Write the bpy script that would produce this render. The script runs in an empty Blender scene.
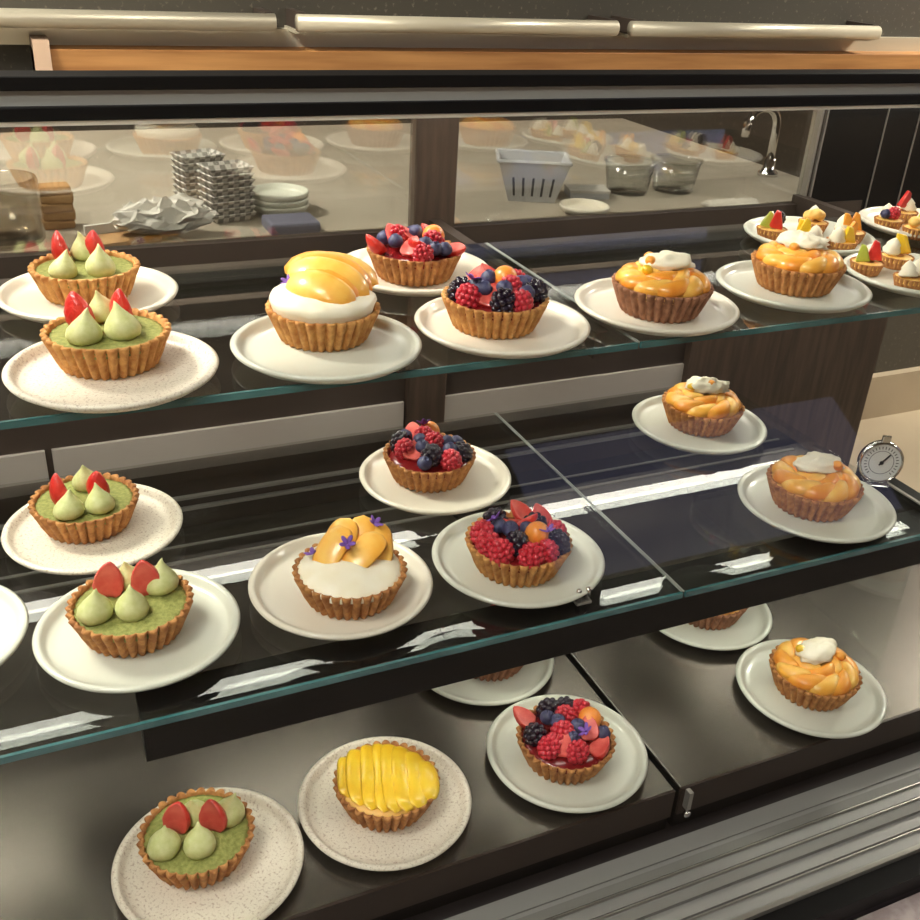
import bpy, bmesh, math, random
from mathutils import Vector, Matrix, noise
random.seed(11)
SC = bpy.context.scene
COL = SC.collection
PI = math.pi
ZT, ZM, ZB = 1.1023, 0.8952, 0.6786          # the three display levels

# ------------------------------------------------------------------ materials
def lin(c):
    return tuple(((x/255)/12.92 if x/255 <= .04045 else ((x/255+.055)/1.055)**2.4) for x in c)+(1,)
MATS = {}
def mat(name, c, rough=.5, metal=0., c2=None, scale=40., bump=0., bscale=None, coat=0., spec=.5, lo=.35, hi=.65, stretch=None, sss=0.):
    m = bpy.data.materials.new(name); m.use_nodes = True
    nt = m.node_tree; b = nt.nodes['Principled BSDF']
    b.inputs['Base Color'].default_value = lin(c)
    b.inputs['Roughness'].default_value = rough
    b.inputs['Metallic'].default_value = metal
    b.inputs['Coat Weight'].default_value = coat
    b.inputs['Coat Roughness'].default_value = .08
    b.inputs['Specular IOR Level'].default_value = spec
    if sss:
        b.inputs['Subsurface Weight'].default_value = sss
        b.inputs['Subsurface Radius'].default_value = (.006, .003, .0015)
        b.inputs['Subsurface Scale'].default_value = .5
    if c2 or bump:
        tc = nt.nodes.new('ShaderNodeTexCoord'); mp = nt.nodes.new('ShaderNodeMapping')
        nt.links.new(tc.outputs['Object'], mp.inputs['Vector'])
        if stretch: mp.inputs['Scale'].default_value = stretch
    if c2:
        n = nt.nodes.new('ShaderNodeTexNoise'); n.inputs['Scale'].default_value = scale; n.inputs['Detail'].default_value = 5
        r = nt.nodes.new('ShaderNodeValToRGB')
        r.color_ramp.elements[0].position = lo; r.color_ramp.elements[1].position = hi
        r.color_ramp.elements[0].color = lin(c); r.color_ramp.elements[1].color = lin(c2)
        nt.links.new(mp.outputs[0], n.inputs['Vector']); nt.links.new(n.outputs['Fac'], r.inputs['Fac'])
        nt.links.new(r.outputs['Color'], b.inputs['Base Color'])
    if bump:
        n2 = nt.nodes.new('ShaderNodeTexNoise'); n2.inputs['Scale'].default_value = bscale or scale; n2.inputs['Detail'].default_value = 3
        bp = nt.nodes.new('ShaderNodeBump'); bp.inputs['Strength'].default_value = bump; bp.inputs['Distance'].default_value = .002
        nt.links.new(mp.outputs[0], n2.inputs['Vector']); nt.links.new(n2.outputs['Fac'], bp.inputs['Height'])
        nt.links.new(bp.outputs['Normal'], b.inputs['Normal'])
    MATS[name] = m
    return m
def emit(name, c, s):
    m = bpy.data.materials.new(name); m.use_nodes = True
    nt = m.node_tree; nt.nodes.clear()
    e = nt.nodes.new('ShaderNodeEmission'); o = nt.nodes.new('ShaderNodeOutputMaterial')
    e.inputs['Color'].default_value = lin(c); e.inputs['Strength'].default_value = s
    nt.links.new(e.outputs[0], o.inputs[0]); return m
def glass(name, tint, r0=.04, rough=0.):
    """clear sheet glass: sees through, mirrors by angle (Schlick)"""
    m = bpy.data.materials.new(name); m.use_nodes = True
    nt = m.node_tree; nt.nodes.clear(); N = nt.nodes.new; K = nt.links.new
    t = N('ShaderNodeBsdfTransparent'); t.inputs['Color'].default_value = tuple(tint)+(1,)
    g = N('ShaderNodeBsdfGlossy'); g.inputs['Roughness'].default_value = rough
    lw = N('ShaderNodeLayerWeight'); lw.inputs['Blend'].default_value = .5
    p = N('ShaderNodeMath'); p.operation = 'POWER'; p.inputs[1].default_value = 5
    q = N('ShaderNodeMath'); q.operation = 'MULTIPLY_ADD'; q.inputs[1].default_value = 1-r0; q.inputs[2].default_value = r0
    x = N('ShaderNodeMixShader'); o = N('ShaderNodeOutputMaterial')
    K(lw.outputs['Facing'], p.inputs[0]); K(p.outputs[0], q.inputs[0]); K(q.outputs[0], x.inputs[0])
    K(t.outputs[0], x.inputs[1]); K(g.outputs[0], x.inputs[2]); K(x.outputs[0], o.inputs[0])
    return m

M_shelf = glass('shelf_glass', (.93, .95, .94), .045)
M_front = glass('front_pane_glass', (.975, .98, .975), .02)
M_rear = glass('coated_rear_glass', (.93, .93, .91), .17)
M_edge = mat('polished_glass_edge', (34, 84, 88), .1, coat=.6, c2=(76, 128, 130), scale=9, stretch=(1, .01, .01))
M_side = mat('ground_glass_edge', (150, 154, 148), .5)
M_black = mat('black_frame', (9, 8, 8), .5, spec=.25)
M_dark = mat('dark_brown_frame', (56, 47, 41), .45, c2=(68, 58, 51), scale=6)
M_post = mat('brown_post', (62, 50, 42), .5, c2=(84, 68, 56), scale=14, stretch=(6, 6, .6))
M_deck = mat('brushed_steel', (112, 106, 99), .27, .92, c2=(124, 117, 109), scale=5, stretch=(1, .5, 1))
M_fascia = mat('dark_tray_lip', (58, 46, 40), .4, .3)
M_alu = mat('brushed_aluminium', (176, 172, 164), .35, .7)
M_band = mat('grey_door_panel', (178, 169, 160), .5)
M_glint = mat('pale_glint', (236, 228, 212), .45)
M_grille = mat('vent_grille_grey', (150, 148, 145), .5, .2)
M_slot = mat('vent_slot', (128, 126, 122), .6)
M_ledge = mat('pale_terrazzo', (172, 160, 158), .35, c2=(150, 136, 134), scale=70, lo=.4, hi=.6)
M_strip = mat('grey_reflective_strip', (188, 190, 184), .2)
M_ledlow = emit('low_led_light', (255, 249, 236), 12.)
M_led = emit('led_light', (255, 249, 234), 16.)

M_plate = mat('cream_stoneware', (226, 219, 202), .28, coat=.25)
M_plate2 = mat('pale_green_white_stoneware', (209, 210, 196), .28, coat=.25)
M_platesp = mat('speckled_stoneware', (226, 217, 200), .4, c2=(184, 166, 148), scale=420, lo=.54, hi=.68)
M_crust = mat('golden_crust', (214, 160, 92), .75, c2=(180, 118, 60), scale=150, bump=.5, bscale=420)
M_crust2 = mat('brown_crust', (200, 142, 82), .78, c2=(158, 100, 54), scale=150, bump=.5, bscale=420)
M_crust3 = mat('rosy_brown_crust', (168, 118, 88), .78, c2=(130, 86, 62), scale=140, bump=.5, bscale=420)
M_matcha = mat('green_tea_filling', (150, 152, 84), .75, c2=(120, 124, 58), scale=260, bump=.4, bscale=500)
M_kiss = mat('pistachio_cream', (208, 210, 152), .5, c2=(194, 198, 132), scale=200)
M_cream = mat('whipped_cream', (252, 245, 224), .45, c2=(246, 236, 208), scale=60)
M_custard = mat('custard', (246, 200, 110), .45)
M_jam = mat('red_glaze', (120, 22, 26), .2, coat=.6)
M_straw = mat('strawberry_skin', (206, 34, 32), .28, c2=(222, 60, 46), scale=90, bump=.7, bscale=330, coat=.5)
M_strawcut = mat('strawberry_cut', (228, 108, 96), .4, c2=(204, 54, 52), scale=60, coat=.3)
M_rasp = mat('raspberry_flesh', (200, 44, 60), .35, coat=.35)
M_blackb = mat('blackberry_flesh', (34, 22, 40), .22, coat=.6)
M_blueb = mat('blueberry_skin', (46, 46, 78), .5, c2=(78, 80, 116), scale=120)
M_melon = mat('melon_flesh', (244, 150, 62), .35, coat=.3, sss=.15)
M_peach = mat('peach_flesh', (248, 172, 66), .35, c2=(240, 146, 46), scale=55, coat=.25, lo=.4, hi=.72)
M_peachy = mat('light_peach_flesh', (253, 204, 104), .35, c2=(248, 176, 66), scale=50, coat=.25)
M_mango = mat('mango_flesh', (248, 210, 56), .3, c2=(240, 190, 36), scale=45, coat=.5)
M_petal = mat('violet_petal', (126, 84, 176), .6)
M_leaf = mat('green_fruit', (176, 186, 70), .4, coat=.3)
M_paper = mat('white_paper', (206, 202, 194), .8)
M_paperg = mat('pale_grey_paper', (186, 186, 188), .8)
M_check = None
M_kraft = mat('kraft_paper', (178, 140, 94), .85, c2=(150, 112, 70), scale=30)
M_counter = mat('stainless_worktop', (186, 176, 160), .45, .15, c2=(172, 162, 146), scale=8)
M_wood = mat('ledge_wood', (196, 142, 84), .5, c2=(160, 108, 58), scale=7, stretch=(.4, 6, 6))
M_wall = mat('speckled_taupe_wall', (70, 65, 55), .7, c2=(122, 115, 99), scale=90, lo=.6, hi=.76)
M_rail = mat('pale_rail_metal', (206, 198, 176), .38, .35)
M_kick = mat('dark_cabinet', (48, 42, 44), .6)
M_tile = mat('beige_floor_tile', (176, 160, 136), .4, c2=(164, 148, 126), scale=3)
M_roomwall = mat('warm_wall', (120, 106, 94), .8)
M_ceil = mat('ceiling_paint', (120, 110, 98), .9)
M_chrome = mat('chrome', (222, 222, 222), .12, 1.)
M_dial = mat('white_dial', (226, 226, 222), .4)
M_ink = mat('dark_ink', (40, 40, 42), .5)
M_clear = glass('clear_plastic', (.93, .94, .93), .07, .15)
M_jar = glass('smoky_jar_glass', (.78, .75, .70), .1, .15)
M_cloth = mat('white_cloth', (214, 208, 196), .9)
def checker():
    m = bpy.data.materials.new('checked_paper'); m.use_nodes = True
    nt = m.node_tree; b = nt.nodes['Principled BSDF']; b.inputs['Roughness'].default_value = .8
    tc = nt.nodes.new('ShaderNodeTexCoord'); c = nt.nodes.new('ShaderNodeTexChecker')
    c.inputs['Color1'].default_value = lin((206, 202, 194)); c.inputs['Color2'].default_value = lin((136, 132, 126)); c.inputs['Scale'].default_value = 110
    nt.links.new(tc.outputs['Object'], c.inputs['Vector']); nt.links.new(c.outputs['Color'], b.inputs['Base Color']); return m
M_check = checker()

# ------------------------------------------------------------------ mesh tools
class MB:
    def __init__(s): s.v = []; s.f = []; s.mi = []
    def add(s, vs, fs, mi=0, M=None):
        o = len(s.v)
        s.v += [tuple(M @ Vector(p)) if M else tuple(p) for p in vs]
        s.f += [tuple(i+o for i in f) for f in fs]; s.mi += [mi]*len(fs)
        return s
    def box(s, x0, x1, y0, y1, z0, z1, mi=0, M=None):
        vs = [(x, y, z) for z in (z0, z1) for y in (y0, y1) for x in (x0, x1)]
        return s.add(vs, [(0, 2, 3, 1), (4, 5, 7, 6), (0, 1, 5, 4), (1, 3, 7, 5), (3, 2, 6, 7), (2, 0, 4, 6)], mi, M)
    def lathe(s, prof, n=32, mi=0, M=None, fn=None):
        """prof: list of (r, z); r == 0 closes to a pole. fn(r, z, a, i) -> (x, y, z)"""
        vs = []; rings = []
        for i, (r, z) in enumerate(prof):
            if r == 0: rings.append([len(vs)]); vs.append((0, 0, z)); continue
            ring = []
            for k in range(n):
                a = 2*PI*k/n; ring.append(len(vs))
                vs.append(fn(r, z, a, i) if fn else (r*math.cos(a), r*math.sin(a), z))
            rings.append(ring)
        fs = []
        for A, B in zip(rings, rings[1:]):
            for k in range(n):
                k2 = (k+1) % n
                if len(A) == 1 and len(B) == 1: continue
                if len(A) == 1: fs.append((A[0], B[k2], B[k]))
                elif len(B) == 1: fs.append((A[k], A[k2], B[0]))
                else: fs.append((A[k], A[k2], B[k2], B[k]))
        return s.add(vs, fs, mi, M)
    def tube(s, pts, r, n=8, mi=0, rad=None):
        pts = [Vector(p) for p in pts]; vs = []; fs = []
        for i, p in enumerate(pts):
            d = (pts[min(i+1, len(pts)-1)]-pts[max(i-1, 0)]).normalized()
            u = d.cross(Vector((0, 0, 1)) if abs(d.z) < .95 else Vector((1, 0, 0))).normalized(); w = d.cross(u)
            rr = rad[i] if rad else r
            for k in range(n):
                a = 2*PI*k/n; vs.append(tuple(p+u*rr*math.cos(a)+w*rr*math.sin(a)))
        for i in range(len(pts)-1):
            for k in range(n):
                k2 = (k+1) % n; fs.append((i*n+k, i*n+k2, (i+1)*n+k2, (i+1)*n+k))
        fs.append(tuple(range(n))[::-1]); fs.append(tuple((len(pts)-1)*n+k for k in range(n)))
        return s.add(vs, fs, mi)
    def prism(s, poly, x0, x1, mi=0):
        """poly: closed list of (y, z), extruded along x"""
        n = len(poly)
        vs = [(x0, y, z) for y, z in poly]+[(x1, y, z) for y, z in poly]
        fs = [(k, (k+1) % n, n+(k+1) % n, n+k) for k in range(n)]+[tuple(range(n))[::-1], tuple(range(n, 2*n))]
        return s.add(vs, fs, mi)
    def mesh(s, name, mats, smooth=False):
        me = bpy.data.meshes.new(name); me.from_pydata(s.v, [], s.f)
        for m in (mats if isinstance(mats, (list, tuple)) else [mats]): me.materials.append(m)
        me.polygons.foreach_set('material_index', s.mi)
        if smooth: me.polygons.foreach_set('use_smooth', [True]*len(s.f))
        me.update(); return me
    def obj(s, name, mats, parent=None, loc=(0, 0, 0), smooth=False, bevel=0.):
        o = put(s.mesh(name, mats, smooth), name, parent, loc)
        if bevel:
            b = o.modifiers.new('bevel', 'BEVEL'); b.width = bevel; b.segments = 2; b.limit_method = 'ANGLE'
        return o
def put(me, name, parent=None, loc=(0, 0, 0), rot=(0, 0, 0), sc=1.):
    o = bpy.data.objects.new(name, me); COL.objects.link(o)
    o.location = loc; o.rotation_euler = rot; o.scale = (sc,)*3 if not isinstance(sc, tuple) else sc
    if parent: o.parent = parent
    return o
def tag(o, label, cat, group=None):
    o['label'] = label; o['category'] = cat
    if group: o['group'] = group
    return o
def thing(name, label, cat, loc=(0, 0, 0), rz=0., group=None):
    o = bpy.data.objects.new(name, None); COL.objects.link(o); o.empty_display_size = .02
    o.location = loc; o.rotation_euler = (0, 0, rz); return tag(o, label, cat, group)
def struct(name, mb, m):
    o = mb.obj(name, m); o['kind'] = 'structure'; return o
def copy_tree(o, parent=None):
    c = o.copy(); COL.objects.link(c); c.parent = parent
    for ch in list(o.children): copy_tree(ch, c)
    return c

# ------------------------------------------------------------------ the room
struct('floor', MB().box(-2.5, 4.5, -2.6, 3.3, -.05, 0), M_tile)
struct('ceiling', MB().box(-2.5, 4.5, -2.6, 3.3, 2.7, 2.75), M_ceil)
struct('wall_back', MB().box(-2.5, 4.5, 2.3, 2.4, 0, 2.7), M_wall)
struct('wall_front', MB().box(-2.5, 4.5, -2.6, -2.5, 0, 2.7), M_roomwall)
struct('haze_panel_1', MB().box(2.0, 4.0, -2.5, -2.49, 1.7, 2.62), emit('haze_panel_glow', (206, 206, 255), .9))  # unseen glowing panel added to lay a bluish haze on the front glass
struct('trim_1', MB().box(1.26, 4.4, 2.27, 2.3, 0, .16), M_tile)
struct('wall_left', MB().box(-2.5, -2.4, -2.6, 2.4, 0, 2.7), M_roomwall)
struct('wall_right', MB().box(4.4, 4.5, -2.6, 2.4, 0, 2.7), M_roomwall)

# ------------------------------------------------------------------ the display case
X0, X1 = -.55, 1.42
case = thing('display_case', 'long black framed refrigerated pastry case with a curved clear front', 'display case', (0, 0, 0))
MB().box(X0, 1.25, .43, 1.27, .0, .60).obj('base_cabinet', M_kick, case)
# front: rail, curved pane, grille, tray lip
MB().box(X0, X1, .43, .452, .6, .622).box(X0, X1, .4525, .4575, .6, .627, 1).obj('front_rail', [M_black, M_alu], case)
path = [(.456, .627), (.508, .75), (.564, .875), (.618, .985), (.674, 1.09), (.708, 1.15), (.752, 1.22), (.797, 1.268), (.852, 1.304)]
def smooth_path(p, k=5):
    out = []
    for i in range(len(p)-1):
        a, b, c, d = (Vector(p[max(0, min(len(p)-1, j))]) for j in (i-1, i, i+1, i+2))
        for s in range(k):
            t = s/k; out.append(.5*((2*b)+(c-a)*t+(2*a-5*b+4*c-d)*t*t+(3*b-a-3*c+d)*t**3))
    out.append(Vector(p[-1])); return out
sp = smooth_path(path); th = .006
inner = []
for i, p in enumerate(sp):
    d = (sp[min(i+1, len(sp)-1)]-sp[max(i-1, 0)]).normalized(); inner.append(p+Vector((d.y, -d.x))*th)
fg = MB().prism([tuple(p) for p in sp]+[tuple(p) for p in reversed(inner)], X0, X1).obj('front_glass', M_front, case)
fg.data.polygons.foreach_set('use_smooth', [True]*len(fg.data.polygons)); fg.data.set_sharp_from_angle(angle=.6)
g = MB(); g.box(X0, X1, .458, .562, .6, .622, 0)
for k in range(5):
    y = .546-.0165*k; g.box(X0, X1, y-.005, y+.005, .622, .6245+.0008*k, 1 if k % 2 else 0)
    if k in (1, 2, 4): g.box(X0, X1, y-.0072, y-.0060, .622, .6258, 2)
g.obj('vent_grille', [M_grille, M_slot, M_alu], case)
# rear: lower door wall, grey panel, reflected lines
MB().box(X0, 1.19, 1.252, 1.27, .60, 1.045).obj('rear_panel', M_dark, case)
for a, b in ((X0, .004), (.012, .50), (.558, 1.0)):
    MB().box(a, b, 1.2465, 1.2525, .780, .824).obj('door_panel', M_band, case, bevel=.001)
r = MB()
for z in (.775, .757, .722, .704): r.box(X0, 1.19, 1.244, 1.2525, z-.002, z+.0015)
r.box(X0, 1.19, 1.15, 1.156, .6785, .6805).box(X0, 1.19, 1.19, 1.194, .6785, .6805)
r.obj('reflected_line', M_alu, case)  # metal strips added in place of bright lines mirrored in the middle shelf
MB().box(.503, .563, 1.238, 1.262, .60, 1.272).obj('rear_post', M_post, case, bevel=.002)
MB().box(X0, 1.30, 1.09, 1.118, 1.06, 1.096).obj('shelf_support', M_dark, case)
MB().box(X0, .9, 1.02, 1.045, .86, .8891).obj('shelf_support', M_dark, case)
for x in (-.45, .533, 1.17):
    MB().box(x-.008, x+.008, .80, 1.252, 1.068, 1.096).obj('shelf_bracket', M_dark, case)
for x in (-.45,):
    MB().box(x-.008, x+.008, .9, 1.252, .866, .8891).obj('shelf_bracket', M_dark, case)
MB().box(X0, 1.30, 1.238, 1.256, 1.045, 1.083).obj('rear_sill', M_dark, case)
MB().box(X0, .500, 1.245, 1.251, 1.083, 1.262).obj('rear_glass', M_rear, case)
MB().box(.566, 1.17, 1.245, 1.251, 1.083, 1.262).obj('rear_glass', M_rear, case)
MB().box(1.172, 1.176, 1.236, 1.256, 1.083, 1.262).box(1.183, 1.186, 1.236, 1.256, 1.083, 1.262).box(1.176, 1.183, 1.24, 1.254, 1.083, 1.262, 1).obj('door_stile', [M_alu, M_dark], case)
e = MB().box(1.187, 1.7, 1.240, 1.26, .9, 1.262)
e.box(1.31, 1.312, 1.238, 1.24, .95, 1.262, 1).box(1.38, 1.382, 1.238, 1.24, .95, 1.262, 1)
e.obj('end_wall', [M_black, M_alu], case)
# top rails
MB().box(X0, 1.75, .852, .885, 1.3225, 1.333).obj('upper_rail', M_black, case, bevel=.001)
MB().box(X0, 1.75, .858, .882, 1.311, 1.3225).obj('reflective_strip', M_strip, case)
MB().box(X0, 1.75, .852, .885, 1.3005, 1.311).obj('lower_rail', M_black, case, bevel=.001)
MB().box(X0, 1.75, .8535, .858, 1.2968, 1.3005).obj('glint_line', M_glint, case)  # glint of the strip light, painted as a pale line below the rail
MB().box(X0, 1.75, 1.083, 1.112, 1.2895, 1.2975).box(X0, 1.75, 1.081, 1.0835, 1.285, 1.2895).obj('light_housing', M_black, case)
MB().box(X0, 1.75, 1.085, 1.109, 1.2865, 1.2894).obj('light_strip', M_led, case)
MB().box(.527, .539, 1.113, 1.245, 1.262, 1.271).box(.527, .539, 1.112, 1.122, 1.262, 1.2965).obj('rail_arm', M_black, case)
MB().box(X0, 1.25, 1.0535, 1.0895, 1.0885, 1.096).box(X0, 1.25, 1.0535, 1.0575, 1.080, 1.0885).obj('light_housing', M_black, case)
MB().box(X0, 1.25, 1.058, 1.088, 1.084, 1.0884).obj('light_strip', M_led, case)
MB().box(.04, .9, .628, .654, .848, .8891).obj('shelf_beam', M_black, case)
MB().box(.04, .9, .654, .672, .878, .8891).obj('light_housing', M_black, case)
MB().box(.05, .89, .656, .668, .874, .878).obj('light_strip', M_ledlow, case)
er = MB().box(.899, .922, .62, .765, .872, .897); er.box(.9, .904, .62, .765, .897, .8985, 1)
er.obj('end_rail', [M_black, M_alu], case)
MB().box(.903, .909, .66, 1.05, .682, .872).obj('end_pane', M_shelf, case)
ep = MB().box(1.0, 1.187, 1.236, 1.251, .60, 1.045).box(1.187, 1.435, 1.242, 1.26, 0, .9); ep.obj('corner_post', M_post, case)

# glass shelves: polished front edge and pane
def shelf(label, x0, x1, y0, y1, z, side):
    t = thing('glass_shelf', label, 'shelf', ((x0+x1)/2, y0, z-.006))
    w = (x1-x0)/2
    MB().box(-w, w, .003, y1-y0, 0, .006).obj('pane', M_shelf, t)
    MB().box(-w, w, 0, .003, 0, .006).obj('polished_edge', M_edge, t)
    MB().box(w*side, (w+.001)*side, .003, y1-y0, .0048, .006).obj('side_edge', M_side, t)
shelf('long upper glass shelf carrying green tarts, berry tarts and one peach cream tart', X0, .5425, .75, 1.1, ZT, 1)
shelf('upper glass shelf carrying two peach tarts and the plates of bite sized tartlets', .546, 1.42, .75, 1.1, ZT, -1)
shelf('long middle glass shelf carrying green tarts, berry tarts and a cream tart', X0, .5425, .62, 1.04, ZM, 1)
shelf('short middle glass shelf carrying two peach tarts next to the thermometer', .546, .8985, .62, 1.04, ZM, -1)
def tray(label, x0, x1):
    t = thing('steel_tray', label, 'tray', ((x0+x1)/2, .576, ZB-.0025)); w = (x1-x0)/2
    MB().box(-w, w, 0, .55 if x1 > 1 else .665, 0, .0025).obj('tray_base', M_deck, t)
    MB().box(-w, w, -.003, 0, -.034, .0028).obj('front_lip', M_fascia, t)
    MB().box(-w, w, .001, .66, -.0555, -.0005).obj('underside', M_black, t)
    if x1 > 1: MB().box(-w, -w+.0012, 0, .55, .0025, .003).obj('side_rim', M_alu, t)
tray('long brushed steel bottom tray under a green, a yellow and two berry tarts', X0, .541)
tray('brushed steel bottom tray under the two lower right peach tarts', .549, 1.22)
b = thing('metal_stud', 'small metal stud on the dark lip between the two steel trays', 'bolt', (.556, .568, .648))
MB().box(-.0025, .0025, -.003, .0045, .006, .03).obj('strap', M_alu, b)
MB().lathe([(0, 0), (.004, 0), (.004, .004), (0, .005)], 12, M=Matrix.Rotation(PI/2, 4, 'X')).obj('stud_head', M_chrome, b, smooth=True)
c = thing('shelf_clip', 'small steel clip on the middle glass shelf in front of the berry tart plate', 'clip', (.442, .640, ZM))
MB().box(-.008, .008, -.004, .004, 0, .003).obj('clip_plate', M_alu, c, bevel=.0008)
for s in (-1, 1): MB().lathe([(0, .003), (.0028, .003), (.0028, .014), (.0018, .016), (0, .016)], 10, M=Matrix.Translation((s*.005, 0, 0))).obj('pin', M_chrome, c, smooth=True)
sl = thing('stone_ledge', 'pale speckled stone ledge in front of the black bottom rail', 'ledge', (.5, .26, 0))
MB().box(-1.3, 1.3, -.16, .168, .57, .598).obj('ledge_top', M_ledge, sl, bevel=.003); MB().box(-1.3, 1.3, .0, .165, 0, .57).obj('ledge_base', M_kick, sl)

# thermometer
t = thing('thermometer', 'round silver dial thermometer standing at the right end of the middle shelf', 'thermometer', (.888, .726, .897), -.5)
RX = Matrix.Translation((0, 0, .0285)) @ Matrix.Rotation(PI/2-.12, 4, 'X')
MB().lathe([(0, -.006), (.023, -.006), (.0255, -.003), (.0255, .004), (.0235, .006), (.0222, .004), (.0222, .0025), (0, .0025)], 40, M=RX).obj('rim', M_chrome, t, smooth=True)
d = MB().lathe([(0, .0034), (.0222, .0034), (.0222, .0028)], 40, M=RX)
d = d.obj('dial', M_dial, t)
mk = MB()
for k in range(24):
    a = -PI*.25+1.5*PI*k/23; mk.box(.0165, .0195, -.0004, .0004, .0035, .004, 0, RX @ Matrix.Rotation(a, 4, 'Z'))
mk.lathe([(.0138, .0036), (.0141, .004), (.0144, .0036)], 36, M=RX)
put(mk.mesh('scale_marks', M_ink), 'scale_marks', d)
MB().box(-.004, .0135, -.0008, .0008, .0042, .0048, 0, RX @ Matrix.Rotation(.9, 4, 'Z')).lathe([(0, .0042), (.0022, .0042), (.0022, .0055), (0, .0058)], 12, M=RX).obj('needle', M_ink, t)
MB().box(-.014, .014, -.010, .010, 0, .003).obj('foot', M_chrome, t, bevel=.001)
MB().box(-.005, .005, -.002, .002, .053, .062).obj('hook', M_chrome, t, bevel=.001)

# ------------------------------------------------------------------ crockery
def plate_mesh(R, m, name):
    k = R/.085
    P = [(0, .0052), (.035, .005), (.0655, .005), (.073, .0058), (.0762, .0085), (.0782, .0125), (.0806, .0142), (.0832, .0138), (.085, .0122), (.0838, .0098), (.076, .0045), (.058, .0012), (.055, 0), (0, 0)]
    return MB().lathe([(r*k, z) for r, z in P], 80).mesh(name, m, True)
PM = {'w': plate_mesh(.085, M_plate, 'dinner_plate'), 'g': plate_mesh(.085, M_plate2, 'dinner_plate_pale'), 's': plate_mesh(.085, M_platesp, 'dinner_plate_speckled')}
GP = 'round plates in the display case'
def plate(kind, x, y, z, label):
    return tag(put(PM[kind], 'dinner_plate', None, (x, y, z), (0, 0, random.random()*6)), label, 'plate', GP)

# ------------------------------------------------------------------ pastry parts
def nz(x, y, z, s): return noise.noise(Vector((x*s, y*s, z*s)))
def crust_mesh(m, k=1., n=32, hk=1.):
    P = [(0, 0, 0), (.036, 0, .4), (.0385, .0008, 1), (.042, .0085, 1.1), (.0455, .0175, 1.15), (.0492, .0262, 1.2), (.0505, .0288, 1.2), (.0497, .0302, .9), (.0478, .0303, .5), (.0464, .0285, .25), (.0458, .024, 0), (.044, .02, 0), (0, .0195, 0)]
    amps = [p[2] for p in P]
    def fn(r, z, a, i):
        rr = r*k+k*.0027*amps[i]*(2*abs(math.sin(n*a/2))**.7-1.4)
        zz = z*k*hk
        if i in (6, 7, 8): zz += k*.0007*nz(math.cos(a), math.sin(a), z*50, 9)+k*.0006*abs(math.sin(n*a/2))
        rr *= 1+.008*nz(math.cos(a), math.sin(a), i*.3, 3)
        return (rr*math.cos(a), rr*math.sin(a), zz)
    return MB().lathe([(p[0], p[1]) for p in P], n*8, fn=fn).mesh('crust', m, True)
CR = [crust_mesh(m) for m in (M_crust, M_crust2, M_crust3)]
MINI = crust_mesh(M_crust2, .385, 20, 1.25)
def disc_mesh(r0, z0, dome, m, name, amp=.0006, s=160, edge=.0):
    P = [(0, z0+dome)]
    for i in range(1, 13):
        t = i/12; P.append((r0*t, z0+dome*(1-t*t)**.7 if dome >= .004 else z0+dome*(1-t*t)))
    P.append((r0*.98, z0-.005))
    def fn(r, z, a, i):
        x, y = r*math.cos(a), r*math.sin(a); return (x, y, z+amp*nz(x, y, .3, s))
    return MB().lathe(P[::-1], 56, fn=fn).mesh(name, m, True)
FILL = disc_mesh(.0462, .0262, .001, M_matcha, 'filling')
FILLJAM = disc_mesh(.0462, .0265, .006, M_jam, 'filling')
FILLCUST = disc_mesh(.0462, .0276, .007, M_custard, 'filling')
CREAMDOME = disc_mesh(.0478, .0285, .0135, M_cream, 'cream_filling', .0034, 58)
CREAMTALL = MB().lathe([(0, .049), (.012, .049), (.024, .0486), (.034, .0474), (.0415, .0450), (.0466, .0415), (.0482, .0375), (.0470, .0340), (.0455, .0290)][::-1], 64,
    fn=lambda r, z, a, i: (r*math.cos(a)*(1+.025*nz(math.cos(a), math.sin(a), z*40, 2.6)), r*math.sin(a)*(1+.025*nz(math.cos(a), math.sin(a), z*40, 2.6)), z+.0022*nz(r*math.cos(a), r*math.sin(a), 0, 80))).mesh('cream_filling', M_cream, True)
MINIFILL = disc_mesh(.0178, .0135, .002, M_custard, 'filling')
def kiss_mesh(seed):
    P = [(0, 0), (.0095, 0), (.0128, .0022), (.0138, .006), (.0128, .0105), (.0098, .0152), (.0062, .0192), (.0032, .0228), (.0014, .0262), (0, .0285)]
    def fn(r, z, a, i):
        b = (z/.0285)**2*.0045
        rr = r*(1+.05*nz(math.cos(a)+seed, math.sin(a), z*60, 1.6))
        return (rr*math.cos(a)+b*math.cos(seed), rr*math.sin(a)+b*math.sin(seed), z)
    mb = MB().lathe(P, 28, fn=fn)
    # the pole follows the bend
    x, y, z = mb.v[-1]; mb.v[-1] = (.0052*math.cos(seed), .0052*math.sin(seed), z)
    return mb
KISS = [kiss_mesh(s).mesh('cream_kiss', M_kiss, True) for s in (0.4, 2.1, 4.4)]
def berry_half(name):
    """half strawberry, tip up, cut face towards -y"""
    P = [(0, 0), (.007, .0005), (.0108, .004), (.0122, .0095), (.0112, .0165), (.0082, .0235), (.0045, .0285), (.0015, .0312), (0, .0318)]
    def fn(r, z, a, i):
        x, y = r*math.cos(a), r*math.sin(a)
        d = .0004*math.sin(a*11+ (i % 2)*PI)*(0 if i in (0, 8) else 1)
        x *= 1+d/.011
        return (x, (y*.86 if y > 0 else max(y, -.0022+.0008*math.cos(x*260))), z)
    mb = MB().lathe(P, 36, fn=fn)
    for i, f in enumerate(mb.f):
        cy = sum(mb.v[k][1] for k in f)/len(f); 
        if cy < -.0010: mb.mi[i] = 1
    return mb.mesh(name, [M_straw, M_strawcut], True)
STRAW = berry_half('strawberry_half')
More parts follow.
